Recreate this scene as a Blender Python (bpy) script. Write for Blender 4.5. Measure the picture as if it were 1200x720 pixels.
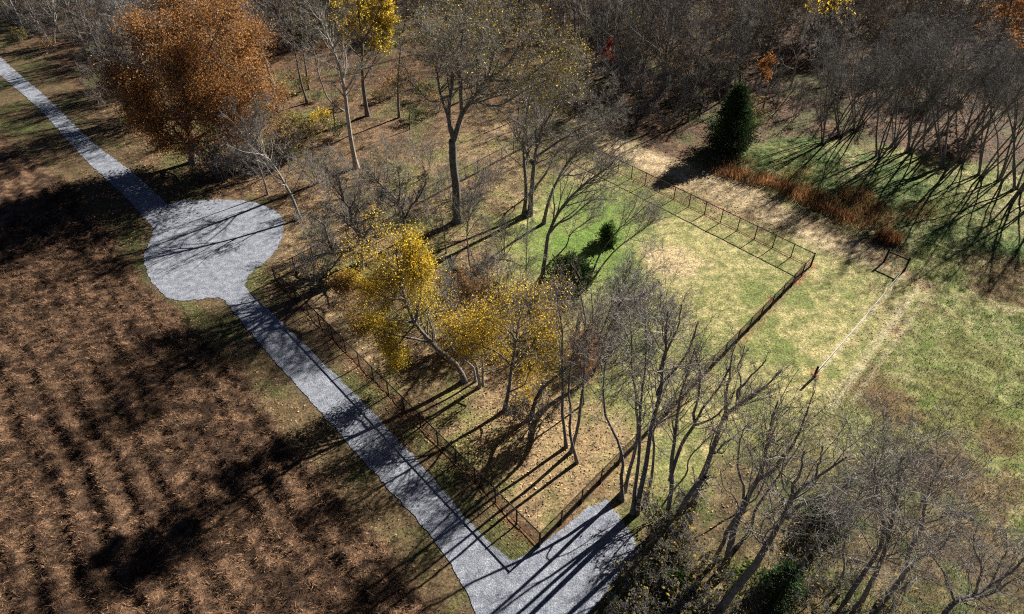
import bpy, math, random
import numpy as np
# ------------------------------------------------------------------ camera, world, sun, exposure
for o in list(bpy.data.objects): bpy.data.objects.remove(o)
S = bpy.context.scene
COL = S.collection
H = 45.0                       # height of the aerial camera above the ground, metres
FPX = 780.0; TILT = math.radians(40)
cam = bpy.data.cameras.new('camera'); cam.sensor_width = 36; cam.lens = FPX/1200*36
cam.clip_start = 0.5; cam.clip_end = 5000
co = bpy.data.objects.new('camera', cam); co.location = (0, 0, H); co.rotation_euler = (math.radians(90)-TILT, 0, 0)
COL.objects.link(co); S.camera = co
SUN_AZ, SUN_EL = math.radians(42), math.radians(31)
w = bpy.data.worlds.new('World'); S.world = w; w.use_nodes = True
nt = w.node_tree; bg = nt.nodes['Background']
sky = nt.nodes.new('ShaderNodeTexSky'); sky.sky_type = 'NISHITA'; sky.sun_disc = False
sky.air_density = .15; sky.dust_density = .1; sky.ozone_density = 1.5; sky.sun_elevation = SUN_EL; sky.sun_rotation = math.pi/2-SUN_AZ
nt.links.new(sky.outputs[0], bg.inputs[0]); bg.inputs[1].default_value = 0.05
sl = bpy.data.lights.new('sun', 'SUN'); sl.energy = 5.0; sl.angle = math.radians(0.5); sl.color = (1, .94, .85)
so = bpy.data.objects.new('sun', sl); COL.objects.link(so); so.location = (60, 60, 80)
from mathutils import Vector
so.rotation_euler = (-Vector((math.cos(SUN_AZ)*math.cos(SUN_EL), math.sin(SUN_AZ)*math.cos(SUN_EL), math.sin(SUN_EL)))).to_track_quat('-Z', 'Y').to_euler()
S.view_settings.view_transform = 'Standard'; S.view_settings.look = 'None'
S.view_settings.exposure = 1.4; S.view_settings.gamma = 1
S.render.engine = 'CYCLES'; S.cycles.filter_width = 1.15; S.cycles.use_denoising = False
S.cycles.max_bounces = 5; S.cycles.diffuse_bounces = 2; S.cycles.transmission_bounces = 2; S.cycles.transparent_max_bounces = 4

# ------------------------------------------------------------------ survey helpers: photo pixel (1200x720) -> place on the ground
def ray(px, py):
    u, v = px-600, py-360
    return u, FPX*math.cos(TILT)-v*math.sin(TILT), -(FPX*math.sin(TILT)+v*math.cos(TILT))
def G(px, py):
    dx, dy, dz = ray(px, py); t = -H/dz
    return np.array([dx*t, dy*t])
def GP(pts): return np.array([G(*p) for p in pts])
def at_depth(px, py, Y):
    dx, dy, dz = ray(px, py); t = Y/dy
    return np.array([dx*t, Y, H+dz*t])

# ------------------------------------------------------------------ numpy noise and distances
_p = np.random.RandomState(7).rand(256, 256).astype(np.float64)
def vnoise(x, y, s=0):
    x = x+s*17.3; y = y+s*9.7
    xi = np.floor(x).astype(int); yi = np.floor(y).astype(int); fx = x-xi; fy = y-yi
    fx = fx*fx*(3-2*fx); fy = fy*fy*(3-2*fy)
    a = _p[xi & 255, yi & 255]; b = _p[(xi+1) & 255, yi & 255]; c = _p[xi & 255, (yi+1) & 255]; d = _p[(xi+1) & 255, (yi+1) & 255]
    return (a*(1-fx)+b*fx)*(1-fy)+(c*(1-fx)+d*fx)*fy
def fbm(x, y, s=0, o=4):
    r = 0; a = .5; t = 0
    for i in range(o):
        r = r+a*vnoise(x, y, s+i*3); t += a; a *= .5; x = x*2.03; y = y*2.03
    return r/t
def sm(a, b, x):
    t = np.clip((x-a)/(b-a), 0, 1); return t*t*(3-2*t)
def poly_sd(poly, x, y):            # signed distance, positive inside
    n = len(poly); d = np.full(x.shape, 1e18); ins = np.zeros(x.shape, bool)
    for i in range(n):
        a = poly[i]; b = poly[(i+1) % n]; e = b-a
        t = np.clip(((x-a[0])*e[0]+(y-a[1])*e[1])/(e@e+1e-12), 0, 1)
        d = np.minimum(d, (x-a[0]-t*e[0])**2+(y-a[1]-t*e[1])**2)
        c = ((a[1] > y) != (b[1] > y))
        with np.errstate(all='ignore'):
            xs = (b[0]-a[0])*(y-a[1])/(b[1]-a[1]+1e-12)+a[0]
        ins ^= c & (x < xs)
    return np.where(ins, 1, -1)*np.sqrt(d)
def line_d(pts, x, y):
    d = np.full(x.shape, 1e18)
    for a, b in zip(pts[:-1], pts[1:]):
        e = b-a; t = np.clip(((x-a[0])*e[0]+(y-a[1])*e[1])/(e@e), 0, 1)
        d = np.minimum(d, (x-a[0]-t*e[0])**2+(y-a[1]-t*e[1])**2)
    return np.sqrt(d)

# ------------------------------------------------------------------ plan of the place
def catmull(P, n=8, closed=False):
    P = [np.array(p, float) for p in P]; out = []; N = len(P)
    for i in range(N if closed else N-1):
        g = lambda k: P[k % N] if closed else P[min(max(k, 0), N-1)]
        a, b, c, d = g(i-1), g(i), g(i+1), g(i+2)
        for t in np.arange(n)/n:
            out.append(.5*((2*b)+(-a+c)*t+(2*a-5*b+4*c-d)*t*t+(-a+3*b-3*c+d)*t**3))
    if not closed: out.append(P[-1])
    return np.array(out)
FA, FB, FC, FD = G(632, 641), G(323, 330), G(950, 313), G(640, 160)      # the four corners of the fenced yard
road_left = catmull(GP([(-70, 28), (0, 88), (46, 128), (98, 185), (150, 234), (185, 275)]))
road_right = catmull(GP([(-50, 8), (0, 66), (52, 112), (108, 166), (160, 206), (203, 246)]))
track = np.vstack([road_left, road_right[::-1]])
turn = catmull(GP([(198, 240), (235, 235), (290, 236), (326, 250), (332, 272), (320, 298), (292, 322), (286, 334), (258, 348), (236, 350), (205, 352),
                   (180, 334), (169, 308), (174, 286)]), 6, True)
lane_l = catmull(GP([(236, 344), (262, 352), (300, 398), (362, 468), (440, 556), (500, 622), (538, 676), (560, 730), (566, 760)]), 6)
lane_r = catmull(GP([(284, 332), (300, 350), (345, 392), (420, 466), (500, 552), (560, 622), (602, 659)]), 6)
spur = GP([(604, 658), (640, 634), (690, 594), (712, 586), (730, 612), (748, 640), (741, 654), (712, 690), (690, 724), (672, 760)])
lane = np.vstack([lane_l, spur[::-1], lane_r[::-1][1:]])
Z = {}
Z['field'] = GP([(-300, 40), (-60, 128), (0, 160), (70, 205), (125, 268), (168, 330), (212, 366), (262, 412), (330, 500), (400, 580), (466, 650), (516, 720), (560, 790), (-200, 790), (-600, 400)])
Z['lawn'] = GP([(712, 190), (760, 214), (830, 245), (960, 290), (1055, 318), (1088, 345), (1000, 470), (960, 500), (900, 570), (800, 610), (720, 560), (690, 470), (640, 370), (585, 340), (590, 262), (660, 210)])
Z['path'] = GP([(660, 130), (720, 162), (800, 190), (870, 216), (950, 262), (1040, 300), (1055, 325), (960, 288), (800, 215), (740, 190), (690, 168)])
Z['meadow'] = GP([(845, 190), (900, 168), (1000, 165), (1250, 210), (1400, 800), (780, 800), (850, 620), (970, 498), (1095, 338), (1050, 300), (930, 245)])
Z['yard'] = np.array([FA, FC, FD, FB])
Z['gw'] = GP([(850, 178), (930, 160), (1010, 176), (1130, 220), (1200, 260), (1200, 300), (1060, 290), (980, 230), (900, 210)])
def nz(x, y): return (fbm(x*.25, y*.25, 11)-.5)*2
def zones(x, y):
    n = nz(x, y)
    z = {k: poly_sd(v, x, y) for k, v in Z.items()}
    o = {}
    o['field'] = sm(-.8, .9, z['field']+n*1.2)
    o['lawn'] = sm(-3, 3, z['lawn']+n*5)
    o['path'] = sm(-1.5, 1.2, z['path']+n*1.2)
    o['meadow'] = sm(-.8, .8, z['meadow']+n*1.6)
    o['yard'] = sm(-.5, .5, z['yard'])
    o['gw'] = sm(-2.5, 2.5, z['gw']+n*4)
    return o
DROW = (FB-FA)/np.linalg.norm(FB-FA); PROW = np.array([DROW[1], -DROW[0]])
def gravel_sd(x, y): return np.maximum(np.maximum(poly_sd(track, x, y), poly_sd(turn, x, y)), poly_sd(lane, x, y))
fence_lines = [np.array([FA, FB]), np.array([FA, FC]), np.array([FC, FD]), np.array([FB, FD])]
def height(x, y, zo=None, gs=None):
    zo = zo or zones(x, y); gs = gravel_sd(x, y) if gs is None else gs
    u = x*DROW[0]+y*DROW[1]; v = x*PROW[0]+y*PROW[1]
    wv = v+(fbm(u*.10, v*.10, 5)-.5)*2.2
    rows = (.5+.5*np.sin(wv*2*math.pi/2.3))**2.2*(fbm(u*.10, v*.2, 21)*2.2-.45).clip(0, 1.2)
    mound = (fbm(x*.28, y*.28, 31)-.42).clip(0, 1)*2.0+(fbm(x*.9, y*.9, 33)-.5)*.5
    hf = rows*.40+mound*.15+(fbm(x*2.2, y*2.2, 35, 2)-.5)*.45
    hm = (fbm(x*.5, y*.5, 41)-.5)*.45+(fbm(x*1.5, y*1.5, 43)-.5)*.2
    hl = (fbm(x*.5, y*.5, 51)-.5)*.10
    ho = (fbm(x*.4, y*.4, 61)-.5)*.28+(fbm(x*1.6, y*1.6, 63)-.5)*.12
    h = ho*(1-.55*zo['yard'])
    h = h*(1-zo['meadow'])+hm*zo['meadow']; h = h*(1-zo['lawn'])+hl*zo['lawn']; h = h*(1-zo['path'])+hl*.5*zo['path']
    h = h*(1-zo['field'])+hf*zo['field']
    k = sm(.25, 2.2, -gs)
    return h*k-.03*(1-k)
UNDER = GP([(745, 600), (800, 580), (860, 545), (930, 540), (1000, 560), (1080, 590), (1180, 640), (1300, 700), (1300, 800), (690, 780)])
def C(*c): return np.array(c, float)
def mix(a, b, t): return a*(1-t[..., None])+b*t[..., None]
clay_spots = GP([(955, 438), (1036, 306), (1060, 318), (940, 322), (952, 310), (905, 352), (893, 366), (935, 330)])
def colour(x, y, zo=None):
    zo = zo or zones(x, y); S_ = x.shape+(3,)
    n1 = fbm(x*.22, y*.22, 71); n2 = fbm(x*.7, y*.7, 73); n3 = fbm(x*2.1, y*2.1, 75, 3); n4 = fbm(x*.09, y*.09, 77)
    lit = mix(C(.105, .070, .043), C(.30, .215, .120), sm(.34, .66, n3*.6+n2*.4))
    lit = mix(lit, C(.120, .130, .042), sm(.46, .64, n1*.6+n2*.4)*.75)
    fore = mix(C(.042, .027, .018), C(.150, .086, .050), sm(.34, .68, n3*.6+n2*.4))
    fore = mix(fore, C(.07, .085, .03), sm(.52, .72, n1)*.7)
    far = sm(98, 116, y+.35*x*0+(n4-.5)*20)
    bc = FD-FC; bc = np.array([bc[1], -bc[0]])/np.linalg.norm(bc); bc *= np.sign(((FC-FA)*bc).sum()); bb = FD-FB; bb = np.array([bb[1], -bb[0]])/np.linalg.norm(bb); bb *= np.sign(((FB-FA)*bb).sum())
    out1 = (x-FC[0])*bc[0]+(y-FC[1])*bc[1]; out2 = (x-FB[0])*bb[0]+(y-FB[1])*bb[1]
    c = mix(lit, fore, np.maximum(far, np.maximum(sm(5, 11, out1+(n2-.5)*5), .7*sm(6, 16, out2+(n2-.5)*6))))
    # verge beside the road: thin dry grass with green showing through
    left = sm(0, 3, -((x-FB[0])*PROW[0]+(y-FB[1])*PROW[1]))
    ver = mix(C(.112, .080, .042), C(.062, .072, .024), sm(.42, .62, n1*.5+n2*.5)); ver = mix(ver, C(.06, .042, .026), sm(.52, .7, n3)*.6)
    c = mix(c, ver, left*.8)
    # turf and straw
    law = mix(C(.20, .205, .072), C(.40, .345, .165), sm(.38, .66, n2*.35+n3*.65))
    law = mix(law, C(.14, .175, .048), sm(.46, .64, n1*.6+n2*.4)*.85)
    c = mix(c, law, zo['lawn'])
    ctr = G(690, 280); dg = np.hypot(x-ctr[0], (y-ctr[1])*.8)
    c = mix(c, C(.115, .205, .036), sm(11, 3, dg+(n2-.5)*11+(n3-.5)*4)*(.45+.5*sm(.38, .6, n3)))
    c3 = G(785, 305); c = mix(c, C(.46, .36, .21), sm(5.5, 1.5, np.hypot(x-c3[0], y-c3[1])+(n2-.5)*6)*.9)
    c4 = G(640, 520); c = mix(c, C(.33, .235, .125), sm(9, 2, np.hypot(x-c4[0], y-c4[1])+(n2-.5)*8)*.6)
    wu = x*.68+y*.73; wv = -x*.73+y*.68
    streak = fbm(wu*.25+n2, wv*1.6, 81)
    st2 = fbm((x*.9-y*.43)*.22+n1, (x*.43+y*.9)*1.5, 83); mea = mix(C(.105, .125, .030), C(.31, .275, .14), sm(.44, .62, np.maximum(streak, st2)*.6+n3*.4))
    mea = mix(mea, C(.15, .095, .048), sm(.50, .66, n1)*.8)
    mea = mix(mea, C(.115, .16, .034), sm(.55, .40, n4)*.5)
    for q, rr in (((1020, 450), 4), ((1050, 480), 3), ((1135, 560), 5), ((1150, 640), 4), ((1170, 520), 3), ((1100, 560), 3)):
        b_ = G(*q); mea = mix(mea, C(.135, .085, .042), sm(rr, rr*.3, np.hypot(x-b_[0], y-b_[1])+(n2-.5)*rr*1.6)*.75)
    c = mix(c, mea, zo['meadow'])
    c = mix(c, C(.075, .125, .032), zo['gw']*sm(.36, .56, n2*.5+n1*.5)*.9)
    pa = mix(C(.27, .205, .115), C(.47, .37, .23), sm(.36, .62, n3*.4+n2*.6))
    c = mix(c, pa, zo['path']*.9)
    # wheel tracks and the pale worn line outside the yard
    for a, b, wd, s_ in (((1062, 318), (955, 441), .15, .7), ((1078, 335), (975, 480), .17, .6), ((1066, 345), (968, 474), .14, .45), ((1088, 345), (1000, 470), .14, .4)):
        d = line_d(GP([a, b]), x, y)+(n3-.5)*.35
        c = mix(c, C(.46, .40, .26), sm(wd*2.2, wd*.5, d)*s_)
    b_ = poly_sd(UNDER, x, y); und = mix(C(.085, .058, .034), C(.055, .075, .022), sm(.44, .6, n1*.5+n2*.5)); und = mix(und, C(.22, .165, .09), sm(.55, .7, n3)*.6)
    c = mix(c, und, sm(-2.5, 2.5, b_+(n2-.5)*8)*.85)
    # red clay thrown up along the fence and round the new posts
    for i, fl in enumerate(fence_lines):
        d = line_d(fl, x, y)+(n2-.5)*.9
        c = mix(c, C(.165, .080, .042), sm(.75, .15, d)*(.75, .45, .35, .3)[i])
    for q in clay_spots: c = mix(c, C(.27, .125, .06), sm(.8, .15, np.hypot(x-q[0], y-q[1])+(n3-.5)*1.0)*.8)
    fi = mix(C(.034, .020, .013), C(.160, .096, .058), sm(.36, .68, n3*.65+n2*.35))
    c = mix(c, fi, zo['field'])
    return c

# ------------------------------------------------------------------ mesh and object helpers
def mesh_np(name, V, Fq=None, Ft=None, mat=None, smooth=False, col=None):
    V = np.asarray(V, np.float32); me = bpy.data.meshes.new(name)
    loops = []; sizes = []
    if Fq is not None and len(Fq): loops.append(np.asarray(Fq).reshape(-1)); sizes.append(np.full(len(Fq), 4))
    if Ft is not None and len(Ft): loops.append(np.asarray(Ft).reshape(-1)); sizes.append(np.full(len(Ft), 3))
    lo = np.concatenate(loops).astype(np.int32); sz = np.concatenate(sizes).astype(np.int32)
    st = np.concatenate([[0], np.cumsum(sz)[:-1]]).astype(np.int32)
    me.vertices.add(len(V)); me.vertices.foreach_set('co', V.reshape(-1))
    me.loops.add(len(lo)); me.loops.foreach_set('vertex_index', lo)
    me.polygons.add(len(sz)); me.polygons.foreach_set('loop_start', st); me.polygons.foreach_set('loop_total', sz)
    if smooth: me.polygons.foreach_set('use_smooth', np.ones(len(sz), bool))
    if col is not None:
        a = me.attributes.new('col', 'FLOAT_COLOR', 'POINT')
        a.data.foreach_set('color', np.concatenate([col, np.ones((len(col), 1))], 1).astype(np.float32).reshape(-1))
    if mat: me.materials.append(mat)
    me.update(calc_edges=True); me.validate()
    return me
def obj(name, me, parent=None, kind=None, **kw):
    o = bpy.data.objects.new(name, me); COL.objects.link(o); o.parent = parent
    if kind: o['kind'] = kind
    for k, v in kw.items(): o[k] = v
    return o
def thing(name, label, cat, loc=(0, 0, 0), rz=0, group=None):
    o = bpy.data.objects.new(name, None); COL.objects.link(o); o.location = tuple(float(v) for v in loc); o.rotation_euler = (0, 0, rz)
    o['label'] = label; o['category'] = cat
    if group: o['group'] = group
    o.empty_display_size = .2
    return o
def dup(root, loc, rz, sc, label=None, group=None):
    r = root.copy(); COL.objects.link(r); r.location = loc; r.rotation_euler = (0, 0, rz); r.scale = sc
    if label: r['label'] = label
    if group: r['group'] = group
    for ch in list(root.children):
        c = ch.copy(); COL.objects.link(c); c.parent = r
    return r
def join(parts):
    V = []; Q = []; T = []; n = 0
    for v, q, t in parts:
        V.append(v)
        if q is not None and len(q): Q.append(q+n)
        if t is not None and len(t): T.append(t+n)
        n += len(v)
    return np.concatenate(V), (np.concatenate(Q) if Q else None), (np.concatenate(T) if T else None)
def tubes(P, R, sides):
    N, K, _ = P.shape
    T = np.gradient(P, axis=1); T /= np.linalg.norm(T, axis=2, keepdims=True)+1e-9
    ref = np.where(np.abs(T[:, :1, 2:3]) > .9, np.array([1., 0, 0]), np.array([0, 0, 1.]))
    n = np.cross(T, np.broadcast_to(ref, T.shape)); n /= np.linalg.norm(n, axis=2, keepdims=True)+1e-9
    b = np.cross(T, n)
    a = np.arange(sides)*2*math.pi/sides
    V = P[:, :, None]+R[:, :, None, None]*(np.cos(a)[:, None]*n[:, :, None]+np.sin(a)[:, None]*b[:, :, None])
    base = (np.arange(N)*K*sides)[:, None, None]+(np.arange(K-1)*sides)[None, :, None]
    s = np.arange(sides)[None, None]; s2 = (s+1) % sides
    F = np.stack([base+s, base+s2, base+sides+s2, base+sides+s], -1).reshape(-1, 4)
    return V.reshape(-1, 3), F, None
def ribbons(P, W, rng):
    N, K, _ = P.shape
    T = np.gradient(P, axis=1); r = rng.normal(size=(N, 1, 3))
    n = np.cross(T, r); n /= np.linalg.norm(n, axis=2, keepdims=True)+1e-9
    V = np.stack([P-n*W[:, :, None], P+n*W[:, :, None]], 2)
    b = (np.arange(N)*K*2)[:, None]+(np.arange(K-1)*2)[None]
    F = np.stack([b, b+1, b+3, b+2], -1).reshape(-1, 4)
    return V.reshape(-1, 3), F, None

# ------------------------------------------------------------------ materials
def mat(name, build):
    m = bpy.data.materials.new(name); m.use_nodes = True; t = m.node_tree; b = t.nodes['Principled BSDF']
    b.inputs['Roughness'].default_value = .9; b.inputs['Specular IOR Level'].default_value = .15
    build(t, b, t.nodes, lambda a, c: t.links.new(a, c)); return m
def noise(t, scale, detail=4, coord='Object', rough=.55):
    tc = t.nodes.new('ShaderNodeTexCoord'); n = t.nodes.new('ShaderNodeTexNoise')
    n.inputs['Scale'].default_value = scale; n.inputs['Detail'].default_value = detail; n.inputs['Roughness'].default_value = rough
    t.links.new(tc.outputs[coord], n.inputs['Vector']); return n.outputs['Fac']
def ramp(t, fac, stops):
    r = t.nodes.new('ShaderNodeValToRGB'); e = r.color_ramp.elements
    while len(e) < len(stops): e.new(.5)
    for k, (p, c) in enumerate(stops): e[k].position = p; e[k].color = (*c, 1)
    t.links.new(fac, r.inputs[0]); return r.outputs[0]
def mul(t, a, b, f=1.0):
    m = t.nodes.new('ShaderNodeMix'); m.data_type = 'RGBA'; m.blend_type = 'MULTIPLY'; m.inputs[0].default_value = f
    t.links.new(a, m.inputs[6]); t.links.new(b, m.inputs[7]); return m.outputs[2]
def bump(t, b, fac, dist, strength=.6):
    n = t.nodes.new('ShaderNodeBump'); n.inputs['Distance'].default_value = dist; n.inputs['Strength'].default_value = strength
    t.links.new(fac, n.inputs['Height']); t.links.new(n.outputs[0], b.inputs['Normal'])
def m_ground(t, b, N, L):
    a = N.new('ShaderNodeAttribute'); a.attribute_name = 'col'
    f = noise(t, 4.5, 6, rough=.78); r = ramp(t, f, [(.34, (.36, .34, .32)), (.5, (.92, .92, .92)), (.66, (1.75, 1.7, 1.6))])
    f2 = noise(t, 1.1, 4, rough=.7); r2 = ramp(t, f2, [(.36, (.68, .68, .66)), (.5, (1, 1, 1)), (.64, (1.3, 1.28, 1.22))])
    c = mul(t, mul(t, a.outputs['Color'], r), r2); L(c, b.inputs['Base Color']); bump(t, b, f, .12, .8)
def m_blade(t, b, N, L):
    a = N.new('ShaderNodeAttribute'); a.attribute_name = 'col'; g = N.new('ShaderNodeNewGeometry')
    r = ramp(t, g.outputs['Random Per Island'], [(0, (.28, .26, .25)), (.55, (.8, .8, .8)), (.85, (1.35, 1.33, 1.28)), (1, (2.3, 2.2, 2.05))])
    L(mul(t, a.outputs['Color'], r), b.inputs['Base Color'])
def m_gravel(t, b, N, L):
    f = noise(t, 9, 4, rough=.75); g = noise(t, .8, 6, rough=.7); c = ramp(t, f, [(.3, (.095, .106, .128)), (.5, (.195, .213, .25)), (.72, (.385, .41, .46))])
    c2 = ramp(t, g, [(.32, (.84, .84, .85)), (.5, (1, 1, 1)), (.66, (1.18, 1.17, 1.15))])
    h = noise(t, 1.5, 6, rough=.8); c3 = ramp(t, h, [(.34, (.56, .57, .60)), (.5, (.97, .97, .98)), (.66, (1.5, 1.46, 1.40))])
    L(mul(t, mul(t, c, c2), c3), b.inputs['Base Color']); bump(t, b, f, .08, 1)
def m_bark(c0, c1):
    def f(t, b, N, L):
        n = noise(t, 2.6, 6, rough=.8); i = N.new('ShaderNodeObjectInfo')
        r = ramp(t, i.outputs['Random'], [(0, (.75, .75, .75)), (1, (1.2, 1.15, 1.1))])
        L(mul(t, ramp(t, n, [(.35, c0), (.65, c1)]), r), b.inputs['Base Color']); bump(t, b, n, .03, .7)
    return f
def m_leaf(cols, tr=.3, oi=False):
    def f(t, b, N, L):
        g = N.new('ShaderNodeNewGeometry'); k = len(cols)
        c = ramp(t, g.outputs['Random Per Island'], [(i/(k-1), col) for i, col in enumerate(cols)])
        n = noise(t, .8, 3); c = mul(t, c, ramp(t, n, [(.36, (.55, .56, .5)), (.64, (1.25, 1.2, 1.1))]))
        L(c, b.inputs['Base Color']); b.inputs['Roughness'].default_value = .7
        tl = N.new('ShaderNodeBsdfTranslucent'); L(c, tl.inputs[0]); mx = N.new('ShaderNodeMixShader'); mx.inputs[0].default_value = tr
        L(b.outputs[0], mx.inputs[1]); L(tl.outputs[0], mx.inputs[2]); L(mx.outputs[0], N['Material Output'].inputs[0])
    return f
M = dict(
    ground=mat('ground', m_ground), blade=mat('dry_grass', m_blade), gravel=mat('gravel', m_gravel),
    bark=mat('bark', m_bark((.065, .058, .053), (.235, .215, .195))),
    pale=mat('pale_bark', m_bark((.15, .14, .125), (.36, .34, .30))),
    twig=mat('twig', m_bark((.15, .148, .142), (.26, .255, .24))),
    tan=mat('tan_twig', m_bark((.17, .14, .105), (.28, .235, .18))), dark=mat('dark_twig', m_bark((.075, .068, .064), (.14, .128, .12))),
    rust=mat('rust_leaf', m_leaf([(.17, .075, .026), (.32, .145, .045), (.46, .225, .072), (.50, .31, .15)], .4)),
    yellow=mat('yellow_leaf', m_leaf([(.26, .20, .03), (.58, .41, .035), (.74, .53, .05), (.80, .62, .13)], .72)),
    gold=mat('gold_leaf', m_leaf([(.40, .25, .03), (.68, .47, .045), (.80, .60, .08)], .7)),
    olive=mat('olive_leaf', m_leaf([(.10, .095, .03), (.19, .17, .045), (.36, .27, .04), (.17, .13, .06)])),
    orange=mat('orange_leaf', m_leaf([(.35, .12, .03), (.50, .20, .04), (.50, .28, .10)], .35)),
    beige=mat('beige_leaf', m_leaf([(.26, .15, .07), (.40, .24, .11), (.42, .22, .06)], .3)),
    red=mat('red_leaf', m_leaf([(.40, .07, .03), (.50, .12, .06)], .35)),
    green=mat('green_leaf', m_leaf([(.05, .085, .02), (.10, .15, .03), (.16, .20, .04)], .3)),
    cedar=mat('cedar_needle', m_leaf([(.016, .036, .012), (.032, .066, .02), (.06, .105, .03)], .2)),
    lightcedar=mat('light_cedar_needle', m_leaf([(.06, .11, .03), (.11, .19, .045), (.17, .25, .07)], .5)),
    haze_twig=mat('pale_twig', m_bark((.20, .192, .175), (.35, .335, .305))),
    broom=mat('broomsedge', m_leaf([(.22, .105, .05), (.38, .185, .08), (.46, .27, .135)], .4)),
    post=mat('fence_post', lambda t, b, N, L: L(ramp(t, noise(t, 6), [(.3, (.03, .021, .017)), (.7, (.075, .045, .03))]), b.inputs['Base Color'])),
    wire=mat('fence_wire', lambda t, b, N, L: L(ramp(t, noise(t, 3), [(.3, (.022, .018, .016)), (.7, (.05, .036, .028))]), b.inputs['Base Color'])),
    black=mat('black_wire', lambda t, b, N, L: L(ramp(t, noise(t, 3), [(.3, (.012, .011, .011)), (.7, (.03, .027, .024))]), b.inputs['Base Color'])),
    white=mat('white_cord', lambda t, b, N, L: L(ramp(t, noise(t, 5), [(.3, (.55, .53, .48)), (.7, (.75, .73, .68))]), b.inputs['Base Color'])),
)

# ------------------------------------------------------------------ ground sheet, gravel
def axis(a, b, st, out, n):
    core = np.arange(a, b+1e-6, st); k = np.arange(1, n+1)/n
    return np.concatenate([(a-out*k**2.2)[::-1], core, b+out*k**2.2])
gx = axis(-104, 96, .42, 1500, 30); gy = axis(14, 122, .42, 2200, 34)
X, Y = np.meshgrid(gx, gy); zo = zones(X, Y); gs = gravel_sd(X, Y)
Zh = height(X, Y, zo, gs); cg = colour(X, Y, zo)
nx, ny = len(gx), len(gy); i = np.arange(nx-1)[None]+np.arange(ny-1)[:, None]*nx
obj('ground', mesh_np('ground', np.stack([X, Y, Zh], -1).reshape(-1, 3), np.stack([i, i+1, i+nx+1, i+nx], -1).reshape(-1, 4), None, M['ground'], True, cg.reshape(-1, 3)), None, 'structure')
def sheet(name, poly, z, jit=.10):
    from mathutils.geometry import tessellate_polygon
    P = []
    for a, b in zip(poly, np.roll(poly, -1, 0)):
        n = max(1, int(np.linalg.norm(b-a)/.22))
        for k in range(n):
            p = a+(b-a)*k/n; e = (b-a)/(np.linalg.norm(b-a)+1e-9); j = (fbm(p[:1]*1.8, p[1:]*1.8, 91)[0]-.5)*2*jit*1.6+(fbm(p[:1]*6, p[1:]*6, 95)[0]-.5)*jit*2
            P.append((p[0]-e[1]*j, p[1]+e[0]*j, z))
    T = tessellate_polygon([[Vector(p) for p in P]])
    return obj(name, mesh_np(name, P, None, np.array([list(t) for t in T]), M['gravel']), None, 'structure')
sheet('gravel_track', track, .004, .11); sheet('gravel_turnaround', turn, .008, .13); sheet('gravel_lane', lane, .012, .10)

# ------------------------------------------------------------------ loose cover: stubble, grass, fallen leaves (uncountable)
rng = np.random.default_rng(3)
def in_view(x, y, m=170):
    d = np.stack([x, y, np.full_like(x, -H)], -1); f = y*math.cos(TILT)+H*math.sin(TILT); dn = H*math.cos(TILT)-y*math.sin(TILT)
    u = 600+FPX*x/f; v = 360+FPX*dn/f
    return (u > -m) & (u < 1200+m) & (v > -m) & (v < 720+m)
def scatter(n, box, keep, lim=.32):
    x = rng.uniform(box[0], box[1], n); y = rng.uniform(box[2], box[3], n)
    k = in_view(x, y); x, y = x[k], y[k]; zo_ = zones(x, y); g_ = gravel_sd(x, y)
    p = keep(zo_, g_, x, y)*(g_ < lim); k = rng.random(len(x)) < p
    x, y = x[k], y[k]; zz = height(x, y); return x, y, zz
def blades(name, pts, ln, wd, lean, tint=1.0, flat=0., bias=None):
    x, y, z = pts; n = len(x); a = rng.uniform(0, 2*math.pi, n)
    if bias is not None: a = rng.normal(bias, .7, n)
    L_ = rng.uniform(.5, 1.2, n)*ln; el = np.clip(rng.normal(lean, .3, n), .02, 1.5)
    d = np.stack([np.cos(a)*np.cos(el), np.sin(a)*np.cos(el), np.sin(el)], 1)
    s = np.stack([-np.sin(a+rng.normal(0, .4, n)), np.cos(a), rng.normal(0, .35, n)], 1)*wd*rng.uniform(.6, 1.4, n)[:, None]
    b = np.stack([x, y, z], 1)-d*.04
    V = np.stack([b-s, b+s, b+d*L_[:, None]], 1).reshape(-1, 3)
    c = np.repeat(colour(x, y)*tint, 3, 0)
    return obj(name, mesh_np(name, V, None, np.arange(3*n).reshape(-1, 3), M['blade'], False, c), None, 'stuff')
blades('field_stubble', scatter(900000, (-62, 2, 14, 82), lambda z, g, x, y: z['field']*.8), .40, .020, .5, 1.4)
blades('verge_grass', scatter(220000, (-75, 8, 14, 110), lambda z, g, x, y: (1-z['field'])*(1-z['yard'])*np.where(g > 0, .25, sm(6, 2, -g)*.8)), .24, .02, .6)
blades('lawn_grass', scatter(330000, (-12, 45, 22, 95), lambda z, g, x, y: np.maximum(z['lawn'], z['path']*.5)*(1-z['meadow'])*.55), .20, .020, .5, 1.05)
blades('meadow_grass', scatter(560000, (5, 95, 16, 105), lambda z, g, x, y: z['meadow']*.9), .27, .020, .5, 1.1, bias=-2.2)
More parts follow.
